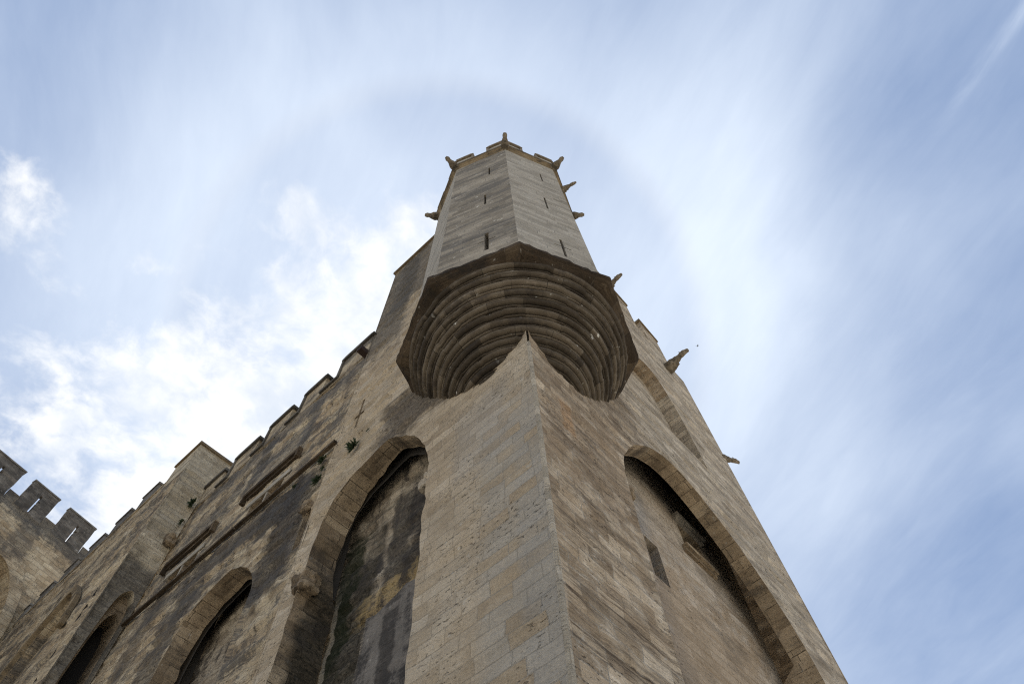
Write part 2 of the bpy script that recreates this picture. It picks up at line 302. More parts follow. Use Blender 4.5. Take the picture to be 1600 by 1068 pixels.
def paving():
    m = bpy.data.materials.new('stone_paving'); m.use_nodes = True; g = NT(m.node_tree)
    c = g.n('ShaderNodeTexCoord').outputs['Object']
    b = g.n('ShaderNodeTexBrick'); g.lk(c, b.inputs['Vector']); g.lk((.36, .325, .27), b.inputs['Color1']); g.lk((.43, .39, .325), b.inputs['Color2']); g.lk((.14, .125, .105), b.inputs['Mortar'])
    b.inputs['Scale'].default_value = 1.; b.inputs['Brick Width'].default_value = .8; b.inputs['Row Height'].default_value = .5; b.inputs['Mortar Size'].default_value = .012
    f = g.noise(c, 2., 5, .6); gf = g.m('ADD', .7, g.m('MULTIPLY', f, .6))
    col = g.mix(1., b.outputs['Color'], g.com(gf, gf, gf), 'MULTIPLY')
    bs = g.n('ShaderNodeBsdfPrincipled'); g.lk(col, bs.inputs['Base Color']); bs.inputs['Roughness'].default_value = .85
    o = g.n('ShaderNodeOutputMaterial'); g.lk(bs.outputs[0], o.inputs[0]); return m
M['paving'] = paving()

# ------------------------------------------------------------------ mesh helpers
class Fr:
    """a wall plane: u runs along it, v is height, d is how far in front of it"""
    def __init__(s, o, u, n): s.o = Vector(o); s.u = Vector(u).normalized(); s.n = Vector(n).normalized()
    def p(s, u, v, d=0.): return s.o + s.u*u + s.n*d + Vector((0, 0, v))
LF = Fr((0, 0, 0), (1, 0, 0), (0, -1, 0))         # left face: u = x
RF = Fr((0, 0, 0), (0, 1, 0), (1, 0, 0))          # right face: u = y

class MB:
    def __init__(s): s.v = []; s.f = []; s.uv = []
    def face(s, pts, uvs, n=None):
        pts = [Vector(p) for p in pts]
        if n is not None:
            nn = Vector((0, 0, 0))
            for i in range(len(pts)): nn += (pts[i]-pts[0]).cross(pts[(i+1) % len(pts)]-pts[0])
            if nn.dot(n) < 0: pts = pts[::-1]; uvs = uvs[::-1]
        k = len(s.v); s.v += pts; s.f.append(tuple(range(k, k+len(pts)))); s.uv += list(uvs)
    def sheet(s, fr, outline, holes=(), d=0., flip=False):
        loops = [[Vector((a, b, 0)) for a, b in outline]] + [[Vector((a, b, 0)) for a, b in h] for h in holes]
        flat = [q for l in loops for q in l]
        n = -fr.n if flip else fr.n
        for t in tessellate_polygon(loops):
            s.face([fr.p(flat[i].x, flat[i].y, d) for i in t], [(flat[i].x, flat[i].y) for i in t], n)
    def relief(s, fr, outline, holes=(), su=.16, sv=.09, fn=None, d=0., flip=False):
        """a sheet cut into small faces and worn into relief; the outline itself stays in the plane"""
        loops = [[tuple(p) for p in outline]] + [[tuple(p) for p in h] for h in holes]
        pts, edges = [], []
        for l in loops:
            k = len(pts); pts += l; edges += [(k+i, k+(i+1) % len(l)) for i in range(len(l))]
        A = np.array([pts[e[0]] for e in edges]); B = np.array([pts[e[1]] for e in edges])
        def inside(P):
            c = np.zeros(len(P), bool)
            for (x0, y0), (x1, y1) in zip(A, B):
                if y0 == y1: continue
                c ^= ((y0 > P[:, 1]) != (y1 > P[:, 1])) & (P[:, 0] < (x1-x0)*(P[:, 1]-y0)/(y1-y0)+x0)
            return c
        def dist(P):
            m = np.full(len(P), 9.)
            for a, b in zip(A, B):
                e = b-a; t = np.clip(((P-a)@e)/max(e@e, 1e-9), 0, 1)
                m = np.minimum(m, np.hypot(*(P-a-t[:, None]*e).T))
            return m
        o = np.array(loops[0]); r = random.Random(3)
        nu, nv = int(np.ptp(o[:, 0])/su), int(np.ptp(o[:, 1])/sv)
        G = np.array([(o[:, 0].min()+(i+.5+.3*(r.random()-.5)+.5*(j % 2))*su, o[:, 1].min()+(j+.5+.3*(r.random()-.5))*sv) for i in range(nu) for j in range(nv)])
        G = G[inside(G)]; G = G[dist(G) > .4*sv]
        res = delaunay_2d_cdt([Vector(p) for p in pts]+[Vector(p) for p in G], edges, [], 0, 1e-5)
        P = np.array([tuple(p) for p in res[0]]); T = [t for t in res[2]]
        cen = np.array([P[list(t)].mean(0) for t in T]); ok = inside(cen)
        fade = np.clip(dist(P)/.14, 0, 1)
        V = [fr.p(p[0], p[1], d+(fn(p[0], p[1])*f if f > 0 else 0)) for p, f in zip(P, fade)]
        k = len(s.v); s.v += V; n = -fr.n if flip else fr.n
        t0 = next(t for t, q in zip(T, ok) if q); rev = (V[t0[1]]-V[t0[0]]).cross(V[t0[2]]-V[t0[0]]).dot(n) < 0
        for t, q in zip(T, ok):
            if not q: continue
            t = t[::-1] if rev else t
            s.f.append(tuple(k+i for i in t)); s.uv += [(P[i][0], P[i][1]) for i in t]
        s.sm = getattr(s, 'sm', 0) or len(s.f)
    def strip(s, fr, pts, d0, d1, closed=False, swap=True):
        a = 0.; L = len(pts); f0 = d0 if callable(d0) else (lambda i: d0); f1 = d1 if callable(d1) else (lambda i: d1)
        for i in range(L if closed else L-1):
            p, q = pts[i], pts[(i+1) % L]; j = (i+1) % L
            l = math.hypot(q[0]-p[0], q[1]-p[1])
            P = [fr.p(*p, f0(i)), fr.p(*q, f0(j)), fr.p(*q, f1(j)), fr.p(*p, f1(i))]
            vert = abs(q[1]-p[1]) > 3*abs(q[0]-p[0])
            if vert: W = [(f0(i)+p[0], p[1]), (f0(j)+p[0], q[1]), (f1(j)+p[0], q[1]), (f1(i)+p[0], p[1])]
            else: W = [(f0(i), a), (f0(j), a+l), (f1(j), a+l), (f1(i), a)]
            s.face(P, W); a += l
    def prism(s, fr, outline, d0, d1, back=False):
        s.sheet(fr, outline, d=d1); s.strip(fr, outline, d0, d1, True)
        if back: s.sheet(fr, outline, d=d0, flip=True)
    def box(s, fr, u0, u1, v0, v1, d0, d1, back=True):
        s.prism(fr, [(u0, v0), (u1, v0), (u1, v1), (u0, v1)], d0, d1, back)
    def build(s, name, mat, parent=None, smooth=False, weld=False):
        me = bpy.data.meshes.new(name); me.from_pydata([tuple(p) for p in s.v], [], s.f)
        l = me.uv_layers.new(name='UVMap')
        for i, w in enumerate(s.uv): l.data[i].uv = w
        if weld:
            b = bmesh.new(); b.from_mesh(me); bmesh.ops.remove_doubles(b, verts=b.verts, dist=1e-4); b.to_mesh(me); b.free()
        me.materials.append(mat)
        if smooth:
            for p in me.polygons: p.use_smooth = True
        for p in me.polygons[:getattr(s, 'sm', 0)]: p.use_smooth = True
        o = bpy.data.objects.new(name, me); C.objects.link(o)
        if parent is not None: o.parent = parent
        return o

rnd = random.Random(7)
def eroded(amp, bed=1., seed=0., soft=None):
    def fn(u, v):
        n1 = mnoise.noise(Vector((u*.15, v*2.6, seed)))
        n2 = mnoise.noise(Vector((u*.45, v*5.6, seed+4)))
        n3 = mnoise.noise(Vector((u*1.1, v*1.3, seed+8)))
        n4 = mnoise.noise(Vector((u*3.1, v*4.1, seed+12)))
        w = (n1*.45+n2*.5)*bed+n3*.5+n4*.5
        k = math.floor(v/.31+.2*math.sin(u*.3)); b = math.floor(u/.72+k*.437)
        w += (mnoise.cell(Vector((b+.5, k+.5, seed+.5)))-.5)*1.1+(mnoise.cell(Vector((3.5, k+.5, seed+.5)))-.5)*.7
        return (w-.35-max(0, w)*.4)*amp*(soft(u, v) if soft else 1.)
    return fn
def rough(pts, step=.22, amp=.03, seed=0, closed=False, keep=lambda p: False):
    """break a clean arris into a worn one"""
    r = random.Random(seed); out = []
    L = len(pts); rng = range(L if closed else L-1)
    for i in rng:
        a, b = pts[i], pts[(i+1) % L]; l = math.hypot(b[0]-a[0], b[1]-a[1]); n = max(1, int(l/step))
        for k in range(n):
            t = k/n; p = (a[0]+(b[0]-a[0])*t, a[1]+(b[1]-a[1])*t)
            if k or (i and not closed): 
                w = amp*(mnoise.noise(Vector((p[0]*1.7, p[1]*1.7, seed)))*1.1 + (r.random()-.5)*.7)
                nx, ny = (b[1]-a[1])/max(l, 1e-6), -(b[0]-a[0])/max(l, 1e-6)
                p = (p[0]+nx*w, p[1]+ny*w)
            out.append(p)
    if not closed: out.append(pts[-1])
    return out
def smooth_curve(pts, n=6):
    """Catmull-Rom through the points"""
    out = []
    P = [pts[0]]+list(pts)+[pts[-1]]
    for i in range(1, len(P)-2):
        for k in range(n):
            t = k/n; q = []
            for a in (0, 1):
                p0, p1, p2, p3 = P[i-1][a], P[i][a], P[i+1][a], P[i+2][a]
                q.append(.5*((2*p1)+(-p0+p2)*t+(2*p0-5*p1+4*p2-p3)*t*t+(-p0+3*p1-3*p2+p3)*t**3))
            out.append(tuple(q))
    out.append(pts[-1]); return out
def cross_slit(u, z0, z1, za, w=.09, arm=.28, t=.045):
    return [(u-w/2, z0), (u+w/2, z0), (u+w/2, za-t), (u+arm, za-t), (u+arm, za+t), (u+w/2, za+t), (u+w/2, z1), (u-w/2, z1),
            (u-w/2, za+t), (u-arm, za+t), (u-arm, za-t), (u-w/2, za-t)]
def rect(u0, u1, v0, v1): return [(u0, v0), (u1, v0), (u1, v1), (u0, v1)]
def empty(name, loc, label, cat, group=None):
    o = bpy.data.objects.new(name, None); C.objects.link(o); o.location = loc
    o['label'] = label; o['category'] = cat
    if group: o['group'] = group
    return o
def tag(o, label, cat, group=None, kind=None):
    if label: o['label'] = label
    if cat: o['category'] = cat
    if group: o['group'] = group
    if kind: o['kind'] = kind
    return o

# ------------------------------------------------------------------ ground
gm = MB(); gm.face([(-600, -600, GZ), (600, -600, GZ), (600, 600, GZ), (-600, 600, GZ)], [(-600, -600), (600, -600), (600, 600), (-600, 600)])
tag(gm.build('ground', M['paving']), None, None, kind='structure')

# ------------------------------------------------------------------ corner tower
TD, LEAF = 1.2, .55
tower = empty('corner_tower', (0, 0, 0), 'massive beige limestone corner tower with tall arched recesses, below the octagonal turret', 'tower')
XT, YE, TOP = -8.9, 14.75, 37.
CH = .045
arch1 = [(-3.42, GZ), (-3.42, 7.3), (-3.50, 11.9), (-3.52, 13.4)] + smooth_curve([(-3.52, 13.5), (-3.77, 14.54), (-4.23, 15.35), (-4.71, 15.96), (-5.24, 16.42), (-5.75, 16.62), (-6.47, 16.42), (-7.40, 16.05), (-7.95, 15.25), (-8.12, 14.1), (-8.18, 13.0)], 4) + [(-8.2, 12.2), (-8.18, 9.9), (-8.18, GZ)]
arch1 = rough(arch1, .2, .06, 3)
def hole(name, fr, outline, d0, d1, mat, parent, move=None):
    """the reveal of an opening and the dark room behind it, as one part"""
    mb = MB(); mb.strip(fr, outline, d0, d1, True); k = len(mb.f); mb.sheet(fr, outline, d=d1)
    if move: move(mb)
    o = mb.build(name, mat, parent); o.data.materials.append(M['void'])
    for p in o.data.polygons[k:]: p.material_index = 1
    return o
def build_left():
    mb = MB()
    out = [(XT, GZ), (-8.18, GZ)] + arch1[::-1][1:-1] + [(-3.42, GZ)] + [(-CH, GZ)] + rough([(-CH, GZ), (-CH, 15.9)], .31, .022, 5)[1:] + [(-CH, TOP), (XT, TOP)]
    sl = cross_slit(-7.87, 19.6, 21.55, 20.45, .13, .27, .09)
    mb.relief(LF, out, [sl], .15, .085, eroded(.028, .8, 1., lambda u, v: 1.6 if u < -3.6 and v > 12 else .5))
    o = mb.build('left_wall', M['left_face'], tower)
    hole('arrow_slit', LF, sl, 0, -.45, M['soffit'], o)
    # worn corner arris
    e = MB(); n = 110; prev = None
    for i in range(n+1):
        z = GZ+(15.55-GZ)*i/n
        w = .012*mnoise.noise(Vector((0, 0, z*2.3)))+.010*(rnd.random()-.5)
        c_ = .012+.10*max(0, mnoise.noise(Vector((4, 0, z*1.1))))**1.3
        cur = [Vector((-CH-.03, -.003, z)), Vector((-c_+w, -.006, z)), Vector((.006, c_-w, z)), Vector((.003, CH+.03, z))]
        if prev:
            for k in range(3): e.face([prev[k], prev[k+1], cur[k+1], cur[k]], [(k*.04, z-.26), (k*.04+.04, z-.26), (k*.04+.04, z), (k*.04, z)], (1, -1, 0))
        prev = cur
    e.build('corner_arris', M['arris'], tower)
    # arch soffit and pier sides
    s = MB(); N = len(arch1)
    def back(i):
        u, z = arch1[i]
        if z < 12.6: return -TD
        if u > -5.6: return -LEAF
        t = min(1, (-5.6-u)/2.3); k = -(LEAF+.32*t+.05*mnoise.noise(Vector((u*3, z*3, 1)))+.07*mnoise.noise(Vector((u*8, z*8, 1))))
        return k if z > 13.4 else k+(13.4-z)/.8*(-TD-k)
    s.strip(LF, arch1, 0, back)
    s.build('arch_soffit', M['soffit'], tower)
    b = MB()
    b.relief(LF, [(-8.9, GZ), (-3., GZ), (-3., 22), (-8.9, 22)], (), .14, .085, eroded(.055, .7, 9.), d=-TD)
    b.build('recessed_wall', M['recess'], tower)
    k = MB()                                                  # inside of the defensive slot behind the arch, near-black colour standing for shade
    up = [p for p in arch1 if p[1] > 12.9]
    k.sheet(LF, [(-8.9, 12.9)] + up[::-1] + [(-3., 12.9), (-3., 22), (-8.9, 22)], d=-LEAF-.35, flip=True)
    k.strip(LF, [(-3.3, GZ), (-3.3, 22)], -LEAF, -TD); k.strip(LF, [(-8.3, 13.), (-8.3, 22)], -LEAF, -TD); k.strip(LF, [(-9, 22), (-3, 22)], -.4, -TD)  # last strip is an added lid keeping sky light out of the slot
    k.build('machicolation_slot', M['slot_shade'], tower)
    # grey render panel on the recessed wall, left edge coloured as lit
    r = MB(); r.prism(LF, rough([(-6.75, GZ), (-3.2, GZ), (-3.2, 11.6), (-4.4, 11.3), (-5.2, 11.5), (-6.2, 11.2), (-6.55, 11.3), (-6.6, 9), (-6.7, 5)], .3, .05, 9, True), -TD+.002, -TD+.07)
    r.build('render_panel', M['render'], tower)
    # broken imposts
    lump('impost', LF.p(-3.62, 12.95, -.28), (.22, .30, .26), M['left_face'], tower, 2)
    lump('impost', LF.p(-8.14, 12.75, -.16), (.30, .34, .30), M['soffit'], tower, 5)

def lump(name, loc, size, mat, parent, seed, detail=4):
    b = bmesh.new(); bmesh.ops.create_icosphere(b, subdivisions=detail, radius=1.)
    for v in b.verts:
        q = v.co.copy(); m_ = max(abs(q.x), abs(q.y), abs(q.z)); q = q*.35+q/m_*.65
        w = .92+.34*mnoise.noise(v.co*1.3+Vector((seed*3.1, 0, 0)))+.08*mnoise.noise(v.co*3.2+Vector((0, seed, 0)))+.05*mnoise.noise(v.co*9+Vector((0, seed, 0)))
        v.co = Vector((q.x*size[0]*w, q.y*size[1]*w, q.z*size[2]*w))
    me = bpy.data.meshes.new(name); b.to_mesh(me); b.free(); me.materials.append(mat)
    l = me.uv_layers.new(name='UVMap')
    for lp in me.loops:
        c = me.vertices[lp.vertex_index].co; l.data[lp.index].uv = (c.x+c.y, c.z)
    o = bpy.data.objects.new(name, me); C.objects.link(o); o.location = loc; o.parent = parent
    return o
build_left()

archR = [(3.22, GZ), (3.22, 7.5), (3.28, 9.7), (3.38, 12.), (3.42, 13.1)] + smooth_curve([(3.42, 13.2), (3.72, 14.2), (4.51, 15.45), (5.48, 16.40), (6.33, 16.90), (7.2, 17.08), (8.1, 16.93), (9.1, 16.45), (10.1, 15.75), (10.9, 14.9), (11.55, 13.9), (12.0, 12.7), (12.25, 11.2)], 4) + [(12.35, 9), (12.4, GZ)]
archR = rough(archR, .3, .03, 11)
upper = [(6.0, 20.5), (10.9, 20.5), (10.85, 22.)] + smooth_curve([(10.82, 22.2), (10.72, 23.6), (10.45, 25.0), (9.9, 26.35), (9.2, 26.7), (8.4, 26.4), (7.2, 25.6), (6.4, 24.3), (6.0, 22.)], 4)[1:-1] + [(6.0, 22.)]
upper = rough(upper, .4, .03, 12, True)
def build_right():
    mb = MB()
    crest = [(YE, 32.2), (13.45, 32.3), (13.38, 35.3), (11.85, 35.8), (11.8, 33.1), (10.72, 33.5), (10.66, 36.2), (0.02, 37.)]
    out = [(CH, GZ), (3.22, GZ)] + archR[1:-1] + [(12.4, GZ), (YE+.25, GZ), (YE+.1, 12), (YE, 22)] + [(YE, 32.2)] + crest[1:] + [(CH, 15.9)] + rough([(CH, 15.9), (CH, GZ)], .31, .022, 6)[1:-1]
    sl = rect(7.55, 7.63, 20.7, 23.6)
    mb.relief(RF, out, [upper], .15, .085, eroded(.030, 1.1, 2., lambda u, v: .55 if u < 3.6 else .8))
    dep = lambda z: -.62*max(0., min(1., (z-20.5)/1.5))
    mb.strip(RF, upper, 0, lambda i: dep(upper[i][1]), True)
    mb.sheet(RF, [(5.95, 21.4), (10.92, 21.4)]+[p for p in upper if p[1] > 21.45], d=-.62)
    mb.face([RF.p(5.9, 20.48, .002), RF.p(10.95, 20.48, .002), RF.p(10.9, 22., -.62), RF.p(5.9, 22., -.62)], [(6, 20.5), (10.9, 20.5), (10.84, 22), (6, 22)], (1, 0, .2))
    mb.strip(RF, crest, 0, -.7)
    mb.sheet(RF, [(CH, 30)] + crest[::-1][0:] + [(YE, 30)], d=-.7, flip=True)
    # return wall at the far corner
    ret = Fr((0, YE, 0), (-1, 0, 0), (0, 1, 0)); mb.sheet(ret, [(0, GZ), (14, GZ), (14, 34), (0, 32.2)])
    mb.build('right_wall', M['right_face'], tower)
    s = MB()
    s.strip(RF, archR, 0, lambda i: -LEAF if archR[i][1] > 12.5 and archR[i][0] < 12 else -1.25)
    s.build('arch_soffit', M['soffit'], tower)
    b = MB(); D = -1.25
    win = rect(8.95, 10.15, 15.62, 16.75); door = rect(6.12, 6.80, 12.55, 14.05)
    b.sheet(RF, [(3., GZ), (12.6, GZ), (12.6, 22), (3., 22)], [win, door], d=D)
    o = b.build('recessed_wall', M['recess_right'], tower)
    hole('doorway', RF, door, D, D-.5, M['recess_right'], o)
    w = bpy.data.objects.new('window', None); C.objects.link(w); w.parent = tower
    h = MB()
    for (z0, z1, d0) in ((16.78, 16.90, .14), (16.90, 17.05, .24)): h.box(RF, 8.75, 10.4, z0, z1, D+.002, D+d0)
    h.build('hood_mould', M['shaft_pale'], w)
    h = MB()
    for (z0, z1, d0) in ((15.34, 15.45, .10), (15.45, 15.60, .20)): h.box(RF, 8.7, 10.45, z0, z1, D+.002, D+d0)
    h.build('sill', M['soffit'], w)
    hole('opening', RF, win, D, D-.5, M['soffit'], w)
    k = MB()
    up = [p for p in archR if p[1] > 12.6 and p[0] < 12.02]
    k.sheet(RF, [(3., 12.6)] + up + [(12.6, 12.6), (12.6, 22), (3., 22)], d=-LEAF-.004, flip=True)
    k.strip(RF, [(3.3, GZ), (3.3, 22)], -LEAF, D); k.strip(RF, [(3, 22), (12.6, 22)], -.4, D)  # second strip is a lid added against sky light from above
    k.build('machicolation_slot', M['slot_shade'], tower)
    lump('impost', RF.p(3.52, 12.6, -.3), (.30, .2, .22), M['soffit'], tower, 8)
build_right()

def build_tower_top():
    # raised block above the left face, its coping and hidden back and roof
    mb = MB()
    side = Fr((XT, 0, 0), (0, 1, 0), (-1, 0, 0)); mb.sheet(side, rect(0, 9, 20, TOP))
    mb.face([(XT, 0, TOP), (-CH, 0, TOP), (-CH, 1., TOP), (XT, 1., TOP)], [(0, 0), (9, 0), (9, 1), (0, 1)])
    mb.face([(XT, .3, 31.5), (-.7, .3, 31.5), (-.7, YE, 31.5), (XT, YE, 31.5)], [(0, 0), (9, 0), (9, 9), (0, 9)])
    mb.box(LF, XT, -1., 31.5, TOP-.01, -1.2, -.9)
    mb.build('upper_block', M['black'], tower)
    c = MB(); c.box(LF, XT-.10, -3.2, TOP+.003, TOP+.22, -1.2, .12); c.build('coping', M['moulding'], tower)
    for (u0, u1, z) in ((11.75, 13.45, 35.55), (7.8, 10.74, 36.3)):
        c = MB(); t = [(u0, z-.02+.25), (u1, z-.02-.25 if u1 > 13 else z-.1), (u1, z+.2-.25 if u1 > 13 else z+.1), (u0, z+.45)]
        c.prism(RF, t, -.78, .07, True); c.build('coping', M['moulding'], tower)
build_tower_top()

# ------------------------------------------------------------------ gargoyles (three carved kinds, copied)
def gargoyle_mesh(name, seed, L=1.25, ear=.14, jaw=True, fat=1.):
    """crouching beast leaning out along +x, one continuous skin by remeshing"""
    r = random.Random(seed); b = bmesh.new()
    def tube(pts, n=12):
        prev = None
        for i, (x, y, z, ry, rz) in enumerate(pts):
            t = Vector(pts[min(i+1, len(pts)-1)][:3])-Vector(pts[max(i-1, 0)][:3]); t.normalize()
            side = Vector((0, 1, 0)); side = (side-t*side.dot(t)).normalized(); up = t.cross(side)
            ring = [b.verts.new(Vector((x, y, z))+side*math.cos(2*math.pi*k/n)*ry+up*math.sin(2*math.pi*k/n)*rz) for k in range(n)]
            if prev:
                for k in range(n): b.faces.new((prev[k], prev[(k+1) % n], ring[(k+1) % n], ring[k]))
            else: b.faces.new(ring[::-1])
            prev = ring
        b.faces.new(prev)
    l = L
    tube([(-.25, 0, -.05, .17*fat, .22*fat), (.1*l, 0, -.02, .19*fat, .23*fat), (.3*l, 0, .02, .18*fat, .21*fat), (.5*l, 0, .05, .13*fat, .15*fat), (.62*l, 0, .09, .10*fat, .12*fat), (.72*l, 0, .13, .11*fat, .13*fat), (.84*l, 0, .15, .115*fat, .12*fat), (.95*l, 0, .13, .085*fat, .075*fat), (1.02*l, 0, .125, .065*fat, .05*fat)])
    if jaw: tube([(.80*l, 0, .07, .08, .05), (.92*l, 0, .015, .06, .035), (.99*l, 0, -.01, .045, .025)], 8)
    for s in (-1, 1):
        tube([(.76*l, s*.06, .22, .035, .035), (.71*l, s*.10, .22+ear*.7, .028, .022), (.66*l, s*.11, .22+ear, .012, .01)], 6)
        tube([(.12*l, s*.16, -.08, .10, .13), (.24*l, s*.20, -.20, .075, .085), (.12*l, s*.20, -.30, .06, .06), (-.08, s*.18, -.33, .05, .05)], 8)      # haunch
        tube([(.40*l, s*.11, -.02, .06, .07), (.42*l, s*.15, -.15, .045, .05), (.33*l, s*.15, -.25, .04, .04), (.25*l, s*.14, -.30, .05, .035)], 8)     # foreleg
    tube([(-.3, 0, -.22, .2, .12), (.1, 0, -.24, .18, .10), (.42, 0, -.20, .10, .06)], 8)                                                              # corbel stone under it
    me = bpy.data.meshes.new(name); b.to_mesh(me); b.free()
    o = bpy.data.objects.new(name, me); C.objects.link(o)
    md = o.modifiers.new('remesh', 'REMESH'); md.mode = 'VOXEL'; md.voxel_size = .026; md.use_smooth_shade = True
    sm = o.modifiers.new('smooth', 'SMOOTH'); sm.factor = .6; sm.iterations = 3
    dg = bpy.context.evaluated_depsgraph_get(); ev = o.evaluated_get(dg); me2 = bpy.data.meshes.new_from_object(ev)
    C.objects.unlink(o); bpy.data.objects.remove(o); me2.name = name
    for v in me2.vertices:
        w = mnoise.noise(v.co*7+Vector((seed, 0, 0)))*.022+mnoise.noise(v.co*17+Vector((seed, 0, 0)))*.008
        v.co += v.normal*w
    l_ = me2.uv_layers.new(name='UVMap')
    for lp in me2.loops:
        c = me2.vertices[lp.vertex_index].co; l_.data[lp.index].uv = (c.x+seed, c.z+c.y*.5)
    me2.materials.clear(); me2.materials.append(M['gargoyle'])
    for p_ in me2.polygons: p_.use_smooth = True
    return me2
GM = [gargoyle_mesh('gargoyle', 1, .95, .10, True, 1.5), gargoyle_mesh('gargoyle_hound', 2, 1.35, .11, True, 1.2), gargoyle_mesh('gargoyle_stub', 3, .9, .08, False, 1.5)]
def gargoyle(parent, loc, ang, kind, label=None, scale=1., tilt=0.):
    o = bpy.data.objects.new('gargoyle', GM[kind]); C.objects.link(o); o.parent = parent
    o.location = Vector(loc)-parent.location; o.rotation_euler = (0, -tilt, ang); o.scale = (scale,)*3
    if label: o['label'] = label
    return o
gargoyle(tower, (-.05, 12.75, 31.2), R(8), 1, 'long necked beast gargoyle leaning out of the right wall', 1.15, R(14))
gargoyle(tower, (-.15, 8.35, 34.75), R(4), 1, 'gargoyle peering out just above the turret corbel', 1., R(12))
gargoyle(tower, (-.25, YE-.1, 25.2), R(62), 1, 'small gargoyle at the far edge of the right wall', .85, R(-4))

